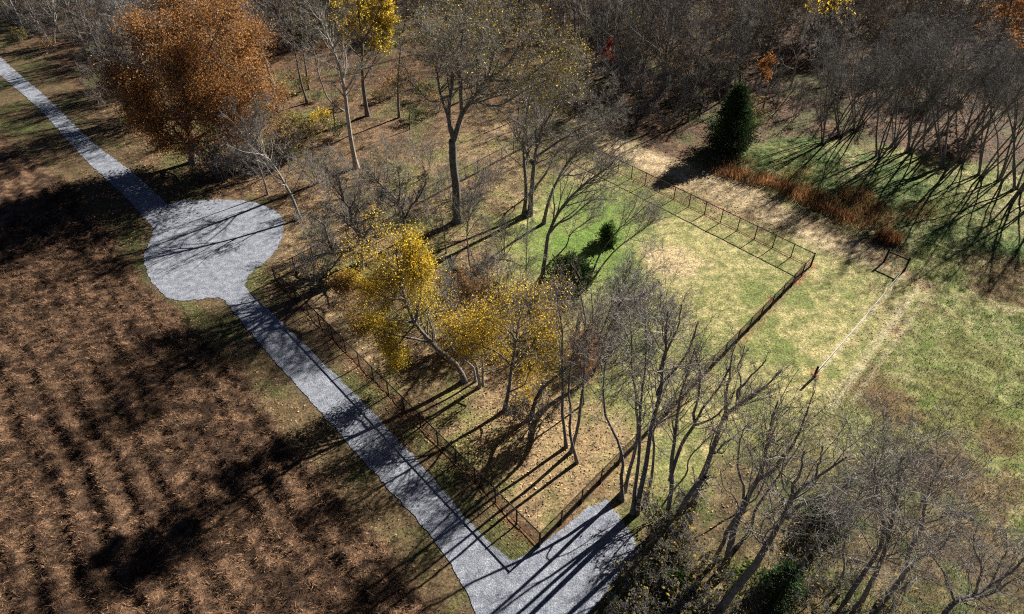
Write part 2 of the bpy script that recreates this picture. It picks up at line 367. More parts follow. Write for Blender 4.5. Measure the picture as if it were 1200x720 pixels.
def chips():
    n = 150000; x = rng.uniform(-75, 16, n); y = rng.uniform(14, 112, n); k = in_view(x, y); x, y = x[k], y[k]; g_ = gravel_sd(x, y)
    k = (g_ < .1) & (rng.random(len(x)) < np.exp(g_*2.6)); x, y = x[k], y[k]; n = len(x); z = np.maximum(height(x, y), -.02)
    c = np.stack([x, y, z+.02], 1); a = rng.uniform(0, 6.28, (n, 1)); r = rng.uniform(.02, .065, (n, 1)); q = lambda d: np.concatenate([np.cos(a+d)*r, np.sin(a+d)*r*.8, np.zeros_like(r)], 1)
    V = np.stack([c+q(0), c+q(2.1), c+q(4.2), c+np.concatenate([0*r, 0*r, r*.8], 1)], 1).reshape(-1, 3); i = np.arange(n)[:, None, None]*4
    return obj('loose_gravel', mesh_np('chips', V, None, (i+np.array([[0, 1, 3], [1, 2, 3], [2, 0, 3]])).reshape(-1, 3), M['gravel']), None, 'stuff')
chips()
def litter(name, pts, size):
    x, y, z = pts; n = len(x)
    q = rng.normal(size=(n, 3))*[.45, .45, .12]+[0, 0, 1]; q /= np.linalg.norm(q, axis=1, keepdims=True)
    a = rng.uniform(0, 6.28, n); t = np.stack([np.cos(a), np.sin(a), np.zeros(n)], 1); s = np.cross(q, t); t = np.cross(s, q)
    r = size*rng.uniform(.6, 1.3, n)[:, None]; c = np.stack([x, y, z+.035], 1)
    V = np.stack([c-t*r, c+s*r*.6, c+t*r, c-s*r*.6], 1).reshape(-1, 3)
    cc = np.repeat(mix(colour(x, y), C(.34, .23, .125), np.full(n, .55)), 4, 0)
    return obj(name, mesh_np(name, V, np.arange(4*n).reshape(-1, 4), None, M['blade'], False, cc), None, 'stuff')
litter('fallen_leaves', scatter(330000, (-60, 75, 24, 128), lambda z, g, x, y: (1-z['field'])*(1-z['lawn'])*(1-z['meadow'])*(1-.8*z['path'])*(.02+sm(-.3, 3, -g))*.55, 9), .10)

# ------------------------------------------------------------------ trees
def resample(pts, K):
    pts = np.array(pts, float)
    if len(pts) > 2: pts = catmull(pts, 6)
    d = np.concatenate([[0], np.cumsum(np.linalg.norm(np.diff(pts, axis=0), axis=1))])
    t = np.linspace(0, d[-1], K); return np.stack([np.interp(t, d, pts[:, k]) for k in range(3)], 1)
def spawn(P, R, cnt, rg, tmin, ang, lf, K, up, wob, rf, tmax=1.0, rmin=.004):
    N, K0, _ = P.shape; idx = np.repeat(np.arange(N), cnt); n = len(idx)
    if n == 0: return np.zeros((0, K, 3)), np.zeros((0, K))
    L = np.linalg.norm(np.diff(P, axis=1), axis=2).sum(1)[idx]
    t = rg.uniform(tmin, tmax, n); f = t*(K0-1); i0 = np.minimum(f.astype(int), K0-2); fr = (f-i0)[:, None]
    p = P[idx, i0]*(1-fr)+P[idx, i0+1]*fr; r = R[idx, i0]*(1-fr[:, 0])+R[idx, i0+1]*fr[:, 0]
    d = P[idx, i0+1]-P[idx, i0]; d /= np.linalg.norm(d, axis=1, keepdims=True)+1e-9
    q = rg.normal(size=(n, 3)); q -= (q*d).sum(1, keepdims=True)*d; q /= np.linalg.norm(q, axis=1, keepdims=True)+1e-9
    a = np.radians(rg.uniform(ang[0], ang[1], n))[:, None]
    d = d*np.cos(a)+q*np.sin(a)
    ln = L*rg.uniform(lf[0], lf[1], n)*(1.15-.65*t)
    pts = [p]
    for k in range(K-1):
        d = d+rg.normal(0, wob, (n, 3))+np.array([0, 0, up]); d /= np.linalg.norm(d, axis=1, keepdims=True)
        p = p+d*(ln/(K-1))[:, None]; pts.append(p)
    r0 = np.maximum(r*rf, rmin)
    return np.stack(pts, 1), r0[:, None]*np.linspace(1, .3, K)[None]
KB = dict(n1=1.0, t1=.32, n2=6, n3=5, n4=5, up=.08, wob=.12, l1=(.28, .5), tw=.009, a1=(22, 55))
def build_tree(stems, seed, **kw):
    """stems: list of (points Nx3, r0, r1); returns trunk tubes per stem, limb tubes, twig ribbons, and twig points for leaves"""
    c = dict(KB, **kw); rg = np.random.default_rng(seed)
    P0 = np.stack([resample(s[0], 14) for s in stems]); f = np.linspace(0, 1, 14)
    R0 = np.stack([s[1]*(1-f)**1.0+s[2]*f for s in stems])*c.get('sr', 1)
    P0 = P0+np.cumsum(rg.normal(0, .035, P0.shape), 1)*np.minimum(1, f*4)[None, :, None]*c.get('kink', 1)
    for k, s in enumerate(stems):
        if s[0][0][2] < .3: R0[k, 0] *= 1.5; P0[k, 0, 2] -= .25
    Ls = np.linalg.norm(np.diff(P0, axis=1), axis=2).sum(1)
    n1 = np.maximum(2, (Ls*c['n1']).astype(int)); n1[[k for k, s in enumerate(stems) if s[2] > .3]] = 0
    P1, R1 = spawn(P0, R0, n1, rg, c['t1'], c['a1'], c['l1'], 7, c['up'], c['wob'], c.get('thin', .5), rmin=.02)
    P2, R2 = spawn(P1, R1, c['n2'], rg, .2, (25, 60), (.32, .6), 5, c['up']*.8, c['wob']*1.1, .55, rmin=.014)
    # the leading ends of the stems branch out too
    P2b, R2b = spawn(P0, R0, np.where(n1 > 0, np.maximum(3, n1//2), 0), rg, .75, (15, 50), (.18, .3), 5, c['up']*.8, c['wob'], .6, rmin=.015)
    P2 = np.concatenate([P2, P2b]); R2 = np.concatenate([R2, R2b])
    P3, R3 = spawn(P2, R2, c['n3'], rg, .15, (25, 60), (.4, .7), 4, c['up']*.6, c['wob']*1.2, .6, rmin=.009)
    P4, R4 = spawn(P3, R3, c['n4'], rg, .1, (20, 60), (.45, .85), 2, c['up']*.5, c['wob']*1.2, .8, rmin=c['tw'])
    return P0, R0, (P1, R1), (P2, R2), (P3, R3), (P4, R4), rg
def leaf_mesh(P4, n, size, rg, m, spread=.25, tips=None):
    k = rg.integers(0, len(P4), n); f = rg.uniform(.2, 1, n)[:, None]
    c = P4[k, 0]*(1-f)+P4[k, -1]*f+rg.normal(0, spread, (n, 3))
    c[:, 2] = np.maximum(c[:, 2], .15)
    q = rg.normal(size=(n, 3))+[0, 0, .6]; q /= np.linalg.norm(q, axis=1, keepdims=True); r = rg.normal(size=(n, 3)); t = np.cross(q, r); t /= np.linalg.norm(t, axis=1, keepdims=True)
    s = np.cross(q, t); r = size*rg.uniform(.6, 1.35, n)[:, None]
    V = np.stack([c-t*r, c+s*r*.62+q*r*.15, c+t*r, c-s*r*.62+q*r*.15], 1).reshape(-1, 3)
    return mesh_np('leaves', V, np.arange(4*n).reshape(-1, 4), None, m)
def assemble(root, org, B, bark='bark', leaves=(), twig='twig', spread=.25):
    P0, R0, l1, l2, l3, l4, rg = B; org = np.asarray(org, float)
    for k in range(len(P0)):
        V, q, t = tubes(P0[k:k+1]-org, R0[k:k+1], 8)
        obj('trunk' if P0[k, 0, 2] < .3 else 'limb', mesh_np('trunk', V, q, t, M[bark], True), root)
    V, q, t = join([tubes(l1[0]-org, l1[1], 4), tubes(l2[0]-org, l2[1], 3)])
    obj('branches', mesh_np('branches', V, q, t, M[bark], True), root, 'stuff')
    V, q, t = join([ribbons(l3[0]-org, l3[1], rg), ribbons(l4[0]-org, l4[1], rg)])
    obj('twigs', mesh_np('twigs', V, q, t, M[twig]), root, 'stuff')
    for n, size, m, region in leaves:
        P = l4[0]-org
        if region is not None: P = P[region(l4[0])]
        if len(P): obj('leaves', leaf_mesh(P, n, size, rg, M[m], spread), root, 'stuff')
def ladder(stems_px, base, seed, slope=.22):
    """stems traced on the photo, stood up at the depth of their foot, each leaning a little towards or away"""
    rg = np.random.default_rng(seed+900); out = []; foot = []
    for pts, r0, r1, *sp_ in stems_px:
        yb = None
        if pts[0] == 'root' or True:
            for (bp, bq) in foot:                                   # grows out of an earlier stem
                if abs(bp[0]-pts[0][0])+abs(bp[1]-pts[0][1]) < 3: yb = bq; break
        ground = yb is None
        if ground: yb = G(*pts[0])[1]
        sl = rg.uniform(-slope, slope); L = 0; P = []
        if sp_: sl = sp_[0]
        for k, p in enumerate(pts):
            if k: L += math.dist(p, pts[k-1])*.085
            Yk = yb+sl*L; P.append(at_depth(p[0], p[1], Yk)); foot.append((p, Yk))
        if ground: P[0][2] = 0
        out.append((np.array(P), r0, r1))
    return out
def hero(name, label, stems, seed, group=None, bark='bark', leaves=(), cat='tree', twig='twig', slope=.22, spread=.25, **kw):
    st = ladder(stems, None, seed, slope); org = st[0][0][0].copy(); org[2] = 0
    B = build_tree(st, seed, **kw); root = thing(name, label, cat, org, 0, group)
    assemble(root, org, B, bark, leaves, twig, spread); return root

# --- trees round the parking spur, lower right
hero('bare_tree', 'clump of three slim bare stems casting three parallel shadows inside the fence', [
    ([(664, 524), (660, 490), (660, 448), (661, 424), (662, 387), (657, 364), (655, 338)], .17, .04),
    ([(677, 542), (671, 523), (666, 501), (667, 477), (664, 455), (668, 420), (673, 372)], .16, .03),
    ([(669, 530), (673, 516), (677, 494), (679, 477), (683, 446), (686, 408), (684, 378), (677, 342)], .18, .04),
    ([(686, 408), (691, 390), (694, 371), (692, 345)], .08, .03)], 11, n1=.9, t1=.4, l1=(0.22, 0.41), n2=6, a1=(16, 50), wob=.17, n3=4, n4=4, tw=.006, thin=.36, sr=.86, twig='tan')
hero('bare_tree', 'many-stemmed bare tree at the head of the gravel parking spur', [
    ([(730, 587), (728, 560), (730, 535), (719, 508), (710, 492), (708, 470), (708, 440), (714, 410), (722, 385)], .15, .03),
    ([(732, 575), (738, 548), (743, 530), (746, 501), (743, 486), (744, 463), (740, 439), (739, 420), (740, 397), (737, 372)], .16, .03),
    ([(746, 600), (750, 574), (755, 545), (759, 512), (762, 490), (766, 476), (770, 463), (772, 439), (777, 406), (776, 387), (779, 362)], .22, .04),
    ([(770, 463), (774, 448), (787, 433), (800, 417), (811, 391), (816, 372)], .10, .03),
    ([(772, 439), (779, 419), (789, 397), (796, 375), (798, 358)], .09, .03),
    ([(757, 592), (764, 555), (766, 527), (765, 505), (771, 480), (783, 455), (792, 430)], .14, .03),
    ([(741, 602), (745, 560), (747, 530), (748, 500), (751, 463), (755, 430), (755, 400), (754, 368)], .16, .03),
    ([(730, 535), (745, 521), (762, 520), (772, 528), (783, 540)], .06, .02)], 12, n1=.8, t1=.45, l1=(0.21, 0.38), n2=6, a1=(16, 50), wob=.17, n3=4, n4=4, tw=.006, thin=.36, sr=1.0, twig='haze_twig')
hero('bare_tree', 'bare tree forking low behind the parking spur with a pale hooked stub', [
    ([(781, 612), (783, 589), (785, 563), (784, 538), (787, 517), (789, 490), (790, 473), (799, 440), (806, 412)], .20, .04),
    ([(785, 563), (792, 540), (799, 521), (806, 508), (813, 499), (811, 481), (817, 471), (818, 444), (817, 429), (812, 408)], .15, .03),
    ([(813, 499), (828, 493), (842, 486), (851, 477), (862, 462)], .08, .03),
    ([(813, 499), (826, 473), (840, 455), (848, 435), (851, 415)], .09, .03),
    ([(788, 574), (805, 558), (807, 543), (816, 532), (834, 514), (846, 505)], .08, .03)], 13, n1=.8, t1=.42, l1=(0.22, 0.41), n2=6, a1=(16, 50), wob=.17, n3=4, n4=4, tw=.006, thin=.36, sr=1.0, twig='tan')
hero('bare_tree', 'stout bare tree leaning right over the end of the long fence', [
    ([(806, 613), (817, 580), (826, 558), (837, 532), (844, 510), (851, 492), (863, 479), (875, 475), (894, 460), (908, 449), (918, 437)], .30, .04),
    ([(785, 618), (798, 598), (813, 574), (826, 558)], .19, .15),
    ([(851, 492), (853, 471), (852, 459), (856, 442), (858, 425), (862, 405)], .12, .03),
    ([(863, 479), (866, 457), (875, 451), (888, 437), (899, 422)], .11, .03),
    ([(863, 479), (868, 447), (864, 430), (872, 405)], .08, .03),
    ([(837, 532), (852, 520), (872, 506), (885, 500)], .08, .02)], 14, n1=1.0, t1=.42, l1=(0.22, 0.41), n2=7, a1=(16, 50), wob=.17, n3=4, n4=4, tw=.006, thin=.36, sr=1.0, twig='haze_twig')
hero('bare_tree', 'tall bare tree with a broken pale fork and twin dark trunks', [
    ([(849, 668), (857, 640), (863, 612), (870, 598), (879, 579), (890, 561), (895, 541), (898, 525), (901, 510), (904, 486), (911, 468)], .32, .04),
    ([(870, 598), (869, 574), (864, 557), (860, 543), (862, 528), (863, 512), (869, 495)], .12, .03),
    ([(868, 600), (857, 583), (846, 576), (842, 565), (840, 552)], .08, .02),
    ([(890, 561), (905, 553), (919, 534), (930, 526), (941, 504), (947, 490), (953, 466)], .13, .03),
    ([(835, 662), (852, 622), (860, 604), (868, 598)], .18, .14),
    ([(862, 642), (875, 627), (881, 611), (883, 598), (896, 574), (907, 561), (916, 546), (930, 528), (940, 510)], .15, .03)], 15, n1=.9, t1=.42, l1=(0.24, 0.41), n2=7, a1=(16, 50), wob=.17, n3=4, n4=4, tw=.006, thin=.36, sr=.86, twig='tan')
hero('bare_tree', 'thick bare trunk leaning right from the lower edge above dark cedars', [
    ([(836, 726), (860, 693), (880, 672), (898, 647), (910, 625), (922, 608), (927, 590), (938, 574), (949, 567), (963, 557), (978, 550), (992, 538)], .36, .04),
    ([(927, 590), (927, 574), (930, 565), (934, 548), (938, 530)], .12, .03),
    ([(922, 608), (939, 590), (960, 579), (974, 575), (991, 565), (1004, 552)], .14, .03),
    ([(949, 567), (957, 554), (962, 539), (965, 520)], .09, .03),
    ([(917, 617), (905, 619), (893, 625), (884, 633)], .08, .02)], 16, n1=.9, t1=.5, l1=(0.24, 0.41), n2=7, a1=(16, 50), wob=.17, n3=4, n4=4, tw=.006, thin=.36, sr=.86, twig='haze_twig')
hero('bare_tree', 'slender leaning bare tree behind the small green cedar', [
    ([(922, 684), (948, 647), (972, 622), (989, 612), (1000, 592), (1009, 573), (1018, 555)], .15, .03),
    ([(948, 647), (962, 628), (968, 605), (972, 585)], .08, .02)], 17, n1=1.1, t1=.35, l1=(0.35, 0.54), n2=7, a1=(16, 50), wob=.17, n3=4, n4=4, tw=.006, thin=.36, sr=.86, twig='tan')
hero('bare_tree', 'broad dark bare tree with crossed limbs in the lower right meadow', [
    ([(986, 716), (1012, 671), (1027, 650), (1033, 622), (1026, 592), (1021, 561), (1024, 540)], .20, .03),
    ([(1004, 716), (1024, 671), (1039, 628), (1049, 592), (1052, 552), (1056, 530)], .20, .03),
    ([(1039, 628), (1036, 590), (1036, 561), (1044, 530), (1052, 505)], .10, .02),
    ([(1030, 708), (1055, 677), (1064, 641), (1076, 616), (1079, 589), (1091, 558), (1104, 532)], .22, .03),
    ([(1055, 677), (1073, 656), (1091, 650), (1110, 637), (1122, 618)], .12, .03),
    ([(1079, 589), (1095, 577), (1113, 570), (1131, 552)], .08, .02),
    ([(1076, 616), (1105, 605), (1130, 600), (1155, 596)], .08, .02),
    ([(982, 700), (991, 671), (991, 647), (996, 622)], .10, .03)], 18, n1=1.0, t1=.35, l1=(0.31, 0.49), n2=8, a1=(16, 50), wob=.17, n3=4, n4=4, tw=.006, thin=.36, sr=.86, twig='twig')
hero('bare_tree', 'bare tree spreading low along the bottom right corner', [
    ([(1096, 738), (1119, 705), (1143, 696), (1162, 683), (1180, 671), (1199, 650), (1210, 630)], .22, .03),
    ([(1119, 705), (1150, 703), (1180, 690), (1205, 676)], .12, .03),
    ([(1119, 705), (1108, 672), (1096, 655), (1088, 640)], .11, .02),
    ([(1143, 696), (1150, 665), (1140, 640), (1146, 615)], .11, .02),
    ([(1162, 683), (1178, 650), (1180, 625)], .09, .02)], 19, n1=1.5, t1=.25, l1=(0.35, 0.57), n2=8, a1=(16, 50), wob=.17, n3=4, n4=4, tw=.006, thin=.36, sr=.86, twig='twig')
# --- trees inside the yard
hero('yellow_tree', 'leaning tree in full yellow leaf nearest the gravel lane', [
    ([(545, 447), (536, 429), (522, 417), (505, 402), (486, 380), (474, 352), (466, 325), (462, 295)], .26, .04),
    ([(505, 402), (480, 395), (452, 388), (425, 375)], .12, .03),
    ([(486, 380), (492, 355), (496, 330), (492, 305)], .11, .03),
    ([(474, 352), (450, 345), (425, 335), (408, 328)], .11, .03),
    ([(466, 325), (478, 310), (484, 290)], .09, .03),
    ([(486, 380), (470, 405), (468, 425)], .09, .02)], 21, leaves=[(27000, .066, 'yellow', None), (7000, .066, 'olive', lambda p: p[:, 0, 2] < 9.0), (3500, .066, 'olive', None), (4500, .07, 'beige', lambda p: (p[:, 0, 0] < -12.5))], n1=1.6, t1=.3, l1=(.24, .40), bark='bark', slope=.25, spread=.36, a1=(25, 65), up=.03)
hero('yellow_tree', 'pale-stemmed tree with thin gold leaves between two bare trees', [
    ([(563, 454), (560, 438), (556, 420), (551, 400), (545, 380)], .16, .03),
    ([(558, 447), (553, 433), (542, 423), (533, 405), (530, 385)], .12, .03),
    ([(566, 452), (565, 436), (566, 415), (569, 395), (566, 375)], .13, .03),
    ([(565, 436), (575, 433), (585, 430), (590, 410)], .07, .02)], 22, bark='pale', leaves=[(4800, .072, 'gold', None), (1200, .065, 'olive', None)], n1=1.4, t1=.35, l1=(.3, .5), spread=.4)
hero('yellow_tree', 'slender tree with bright gold leaves and a broken crown over dark shade', [
    ([(591, 482), (596, 460), (600, 430), (606, 400), (612, 370), (620, 345)], .20, .03),
    ([(600, 430), (616, 410), (632, 390), (645, 365)], .10, .03),
    ([(596, 460), (612, 450), (622, 430)], .08, .02),
    ([(606, 400), (590, 385), (572, 376), (555, 372)], .09, .02), ([(600, 430), (585, 415), (560, 405), (535, 400)], .09, .02), ([(596, 460), (612, 470), (625, 462)], .06, .02),
    ([(600, 430), (625, 425), (645, 410)], .07, .02)], 23, leaves=[(9500, .072, 'gold', None), (2000, .065, 'olive', None)], n1=1.5, t1=.28, l1=(.3, .5), spread=.5, a1=(25, 70), up=.02)
hero('bare_tree', 'two-stemmed bare tree leaning right towards the pale lawn', [
    ([(622, 490), (631, 460), (653, 440), (684, 413), (702, 398), (722, 372), (740, 345)], .20, .03),
    ([(630, 485), (655, 467), (678, 453), (696, 438), (706, 418), (712, 392), (728, 355), (750, 322)], .22, .03),
    ([(702, 398), (710, 372), (722, 340), (735, 312)], .10, .02)], 24, n1=1.2, t1=.45, l1=(0.28, 0.46), n2=7, a1=(14, 42), tw=.007)
hero('leafy_shrub', 'twiggy shrub tree with a haze of beige leaves behind the gold trees', [
    ([(560, 392), (556, 370), (548, 350), (540, 335)], .09, .02), ([(564, 392), (572, 365), (580, 340)], .09, .02), ([(562, 392), (562, 360), (561, 335)], .08, .02)], 25,
    leaves=[(4200, .085, 'beige', None)], n1=2.5, t1=.2, l1=(.35, .55), cat='shrub')
hero('leafy_shrub', 'young tree with thin rust leaves behind the three slim stems', [
    ([(684, 474), (683, 450), (681, 425), (682, 398)], .09, .02), ([(683, 450), (690, 430), (695, 405)], .05, .02)], 26, leaves=[(2600, .08, 'orange', None)], n1=2.2, t1=.25, l1=(.3, .5), cat='shrub')
hero('oak_tree', 'large oak with a wide thinning crown of olive leaves in the middle', [
    ([(536, 260), (535, 240), (536, 222), (533, 195), (532, 165)], .52, .42),
    ([(532, 165), (526, 140), (528, 112), (531, 88), (521, 56), (510, 40)], .30, .05),
    ([(532, 165), (541, 135), (553, 117), (571, 94), (594, 77), (617, 48)], .32, .05),
    ([(526, 140), (516, 110), (510, 83), (500, 60), (486, 45)], .2, .04),
    ([(541, 135), (540, 100), (538, 73), (543, 46), (548, 10)], .24, .05),
    ([(553, 117), (583, 125), (612, 110), (645, 95)], .18, .04),
    ([(571, 94), (610, 92), (640, 72), (668, 62)], .17, .04),
    ([(571, 94), (580, 60), (590, 25), (598, 0)], .2, .04),
    ([(528, 112), (505, 118), (488, 105), (474, 92)], .15, .04)], 31, bark='bark', leaves=[(10500, .085, 'olive', None), (1500, .08, 'yellow', None), (700, .085, 'gold', lambda p: (p[:, 0, 0] > -2) & (p[:, 0, 2] < 21))], twig='haze_twig', slope=.5, n1=1.8, t1=.3, l1=(.4, .65), n2=8, n3=6, n4=5, spread=.6, a1=(30, 70), up=.03)
hero('bare_tree', 'pair of straight dark trunks with a swept crown right of the large oak', [
    ([(614, 252), (616, 223), (613, 190), (613, 152), (616, 128), (622, 98)], .26, .05),
    ([(621, 252), (625, 205), (628, 184), (632, 162), (647, 133), (664, 111), (680, 95)], .34, .05),
    ([(625, 222), (640, 203), (650, 182), (663, 170), (678, 161), (700, 150)], .17, .03),
    ([(628, 184), (653, 167), (673, 156), (700, 140), (722, 128)], .16, .03),
    ([(632, 162), (660, 146), (690, 125), (715, 108)], .15, .03)], 32, twig='haze_twig', n1=1.2, t1=.35, l1=(0.28, 0.49), n2=7, n3=6, a1=(14, 42), tw=.007)
hero('bare_tree', 'curving bare tree beside the dark evergreen bush', [
    ([(634, 332), (639, 300), (641, 277), (650, 254), (660, 237), (676, 221), (695, 205), (715, 190)], .26, .04),
    ([(641, 277), (655, 263), (671, 256), (690, 240), (702, 236), (725, 236)], .13, .03),
    ([(641, 311), (653, 300), (664, 289), (669, 275), (683, 263), (700, 252)], .11, .03)], 33, twig='haze_twig', n1=1.3, t1=.42, l1=(0.31, 0.51), n2=7, a1=(14, 42), tw=.007)
hero('bare_tree', 'leaning bare tree between the twin trunks and the green patch', [
    ([(637, 262), (641, 244), (647, 226), (657, 205), (665, 192), (674, 182), (690, 168)], .24, .04),
    ([(657, 205), (676, 205), (695, 196), (712, 188)], .1, .03)], 34, twig='haze_twig', n1=1.3, t1=.42, l1=(0.31, 0.51), n2=6, a1=(14, 42), tw=.007)
hero('bare_tree', 'thin bare tree in front of the oak with pale twigs', [
    ([(551, 318), (549, 295), (547, 277), (548, 262), (552, 240), (562, 212)], .10, .02), ([(547, 277), (560, 258), (575, 255)], .05, .02), ([(548, 262), (541, 242), (538, 226)], .05, .02)], 35, bark='pale', n1=1.6, l1=(.22, .4))
hero('sapling', 'straight slim sapling left of the evergreen bush', [([(616, 337), (618, 290), (620, 256), (622, 222)], .07, .02)], 36, n1=1.3, t1=.3, l1=(.12, .22), n3=4)
hero('sapling', 'slim sapling near the foot of the large oak', [([(523, 297), (519, 265), (514, 243), (507, 222)], .07, .02)], 37, n1=1.3, t1=.3, l1=(.14, .25), n3=4)
hero('bare_tree', 'bare tree with two swept stems right of the evergreen bush', [
    ([(688, 334), (695, 317), (704, 296), (716, 279), (732, 261), (757, 240)], .13, .02),
    ([(690, 335), (709, 310), (727, 291), (748, 275), (770, 258)], .13, .02),
    ([(732, 261), (742, 243), (746, 228)], .06, .02)], 38, twig='haze_twig', n1=1.4, t1=.6, l1=(0.35, 0.54), n2=7, a1=(14, 42), tw=.007)
hero('bare_tree', 'pale leaning bare trunk at the edge of the gravel circle', [
    ([(352, 257), (341, 229), (321, 194), (310, 182), (297, 167), (294, 152), (302, 130)], .22, .03),
    ([(321, 194), (303, 190), (288, 182), (270, 178)], .10, .02), ([(341, 229), (352, 205), (360, 185)], .08, .02)], 39, bark='pale', n1=1.9, t1=.3, l1=(.28, .5), n2=7)
hero('bare_tree', 'gnarled bare tree with pale limbs reaching down towards the gravel circle', [
    ([(423, 316), (425, 295), (426, 279), (411, 258), (413, 246), (403, 235), (398, 205)], .28, .05),
    ([(426, 279), (403, 296), (376, 296), (356, 305)], .20, .06), ([(403, 296), (389, 294), (382, 278), (376, 261), (362, 254)], .15, .06),
    ([(403, 296), (388, 318), (394, 340)], .12, .05), ([(426, 279), (438, 255), (447, 232)], .15, .03), ([(411, 258), (392, 250), (375, 240)], .13, .03)], 40, bark='pale', n1=1.7, t1=.2, l1=(.28, .45), n2=7,
    leaves=[(500, .11, 'olive', None)])
hero('bare_tree', 'low branching bare tree just above the yellow crown', [
    ([(473, 282), (474, 258), (467, 237), (443, 214), (430, 200)], .22, .05), ([(474, 258), (482, 240), (491, 230), (500, 208)], .15, .03), ([(467, 237), (470, 215), (466, 195)], .14, .03)], 41, n1=2.0, t1=.25, l1=(.3, .45), n2=7, leaves=[(400, .11, 'olive', None)])
hero('bare_tree', 'tall pale forked tree left of the large oak', [
    ([(418, 197), (411, 163), (404, 108), (399, 82), (390, 58), (377, 28), (364, 5)], .36, .05),
    ([(404, 130), (385, 117), (373, 85), (367, 55), (357, 30)], .15, .03), ([(404, 108), (420, 85), (426, 70)], .1, .03), ([(390, 58), (400, 35), (402, 10)], .12, .03)], 42, bark='pale', n1=1.0, t1=.4, l1=(.2, .36), n2=6, leaves=[(260, .14, 'olive', None)])
# --- big rust oak on the left
hero('rust_oak', 'huge oak in dense rust-orange leaf beside the gravel track', [
    ([(226, 190), (224, 165), (222, 140), (220, 112)], .55, .29),
    ([(220, 112), (200, 85), (180, 55), (165, 25)], .25, .04), ([(220, 112), (228, 70), (232, 30), (228, -5)], .27, .05),
    ([(222, 140), (255, 108), (280, 75), (295, 45)], .23, .04), ([(222, 140), (190, 125), (160, 108), (130, 92)], .22, .04),
    ([(224, 165), (256, 148), (278, 128), (300, 105)], .18, .04), ([(224, 165), (196, 158), (176, 146), (155, 138)], .17, .04),
    ([(222, 140), (200, 140), (182, 134), (166, 120)], .16, .04, -.8), ([(222, 140), (200, 126), (178, 112), (158, 96)], .16, .04, -.7), ([(222, 140), (245, 140), (262, 132), (280, 122)], .16, .04, -.8),
    ([(224, 165), (205, 168), (192, 172), (180, 170)], .13, .03, -.6), ([(224, 165), (244, 166), (262, 160), (278, 150)], .13, .03, -.6), ([(224, 165), (222, 172), (224, 176), (228, 178)], .13, .03, -2.5),
    ([(222, 140), (216, 120), (212, 100), (205, 85)], .2, .04, -1.3), ([(222, 140), (234, 125), (246, 115), (252, 100)], .2, .04, -1.2), ([(220, 112), (222, 85), (215, 60)], .2, .04, -1.0),
    ([(220, 112), (245, 60), (262, 20)], .2, .04), ([(220, 112), (205, 50), (200, 5)], .2, .04)], 51, slope=.55, leaves=[(74000, .125, 'rust', None), (16000, .105, 'beige', None)], n1=1.3, t1=.22, l1=(.34, .55), n2=7, n3=5, n4=4, spread=.75)
hero('bare_tree', 'dense grey bare tree against the left flank of the rust oak', [
    ([(150, 135), (146, 100), (138, 70), (128, 40)], .2, .04), ([(146, 100), (125, 85), (110, 65)], .11, .03), ([(138, 70), (150, 45), (152, 20)], .1, .03)], 52, n1=2.2, t1=.2, l1=(.3, .5), n2=7, n3=6)
hero('yellow_tree', 'tall tree with a yellow crown at the top edge behind the pale forked tree', [
    ([(431, 136), (425, 96), (424, 52), (420, 10), (424, -30)], .34, .05), ([(425, 96), (446, 55), (458, 20)], .14, .03), ([(424, 52), (440, 20), (450, -10)], .14, .03)], 53, leaves=[(12000, .11, 'yellow', lambda p: (p[:, 0, 2] > 11) & (p[:, 0, 0] > -33)), (4500, .11, 'olive', None)], n1=1.1, t1=.35, l1=(.25, .4), slope=.3)
# --- slim trunks in the thin wood behind the yard
slim = [([(468, 138), (466, 96), (469, 58), (466, 20)], .22), ([(326, 134), (317, 93), (309, 67), (300, 30)], .26), ([(360, 121), (352, 90), (344, 47), (340, 10)], .2),
        ([(362, 105), (357, 79), (352, 40), (350, 5)], .2), ([(392, 149), (391, 128), (388, 100)], .12), ([(329, 194), (325, 163), (322, 130)], .14), ([(607, 140), (609, 108), (611, 80)], .13),
        ([(615, 147), (619, 116), (622, 90)], .13), ([(676, 78), (677, 20), (676, -25)], .24), ([(706, 86), (705, 33), (704, -15)], .24), ([(699, 70), (700, 20), (700, -20)], .2),
        ([(738, 88), (729, 62), (722, 30), (715, 0)], .2), ([(741, 86), (743, 44), (743, 0)], .2), ([(761, 156), (762, 133), (775, 112), (785, 95)], .16), ([(806, 143), (811, 111), (819, 82), (826, 50)], .18),
        ([(314, 228), (307, 205), (298, 180), (290, 150)], .13), ([(480, 152), (481, 120), (484, 95)], .1), ([(857, 128), (862, 100), (870, 60)], .15), ([(893, 130), (905, 95), (915, 60)], .16)]
where = ['below the crown of the large oak on its left', 'right of the rust oak', 'between the rust oak and the pale forked tree', 'deep behind the pale forked tree', 'short, left of the pale forked tree', 'low, above the gravel circle',
         'behind the far fence under the oak crown', 'behind the far fence, second from the oak', 'at the wood edge right of the oak crown', 'in the wood above the red leaves', 'close beside the tree above the red leaves', 'slanting left in the wood', 'upright beside the slanting trunk in the wood',
         'at the wood edge behind the fence corner', 'slanting right above the dark cedar', 'pale and short at the gravel circle', 'thin, at the left foot of the oak', 'behind the dark cedar', 'right of the dark cedar in the wood']
for k, (pts, r) in enumerate(slim):
    hero('slim_tree', 'slim bare trunk '+where[k], [(pts, r, .03)], 60+k, n1=.8 if r > .15 else 1.1, t1=.4, l1=(.16, .3), n2=5, n3=5, slope=.1, group='slim trees in the thin wood')

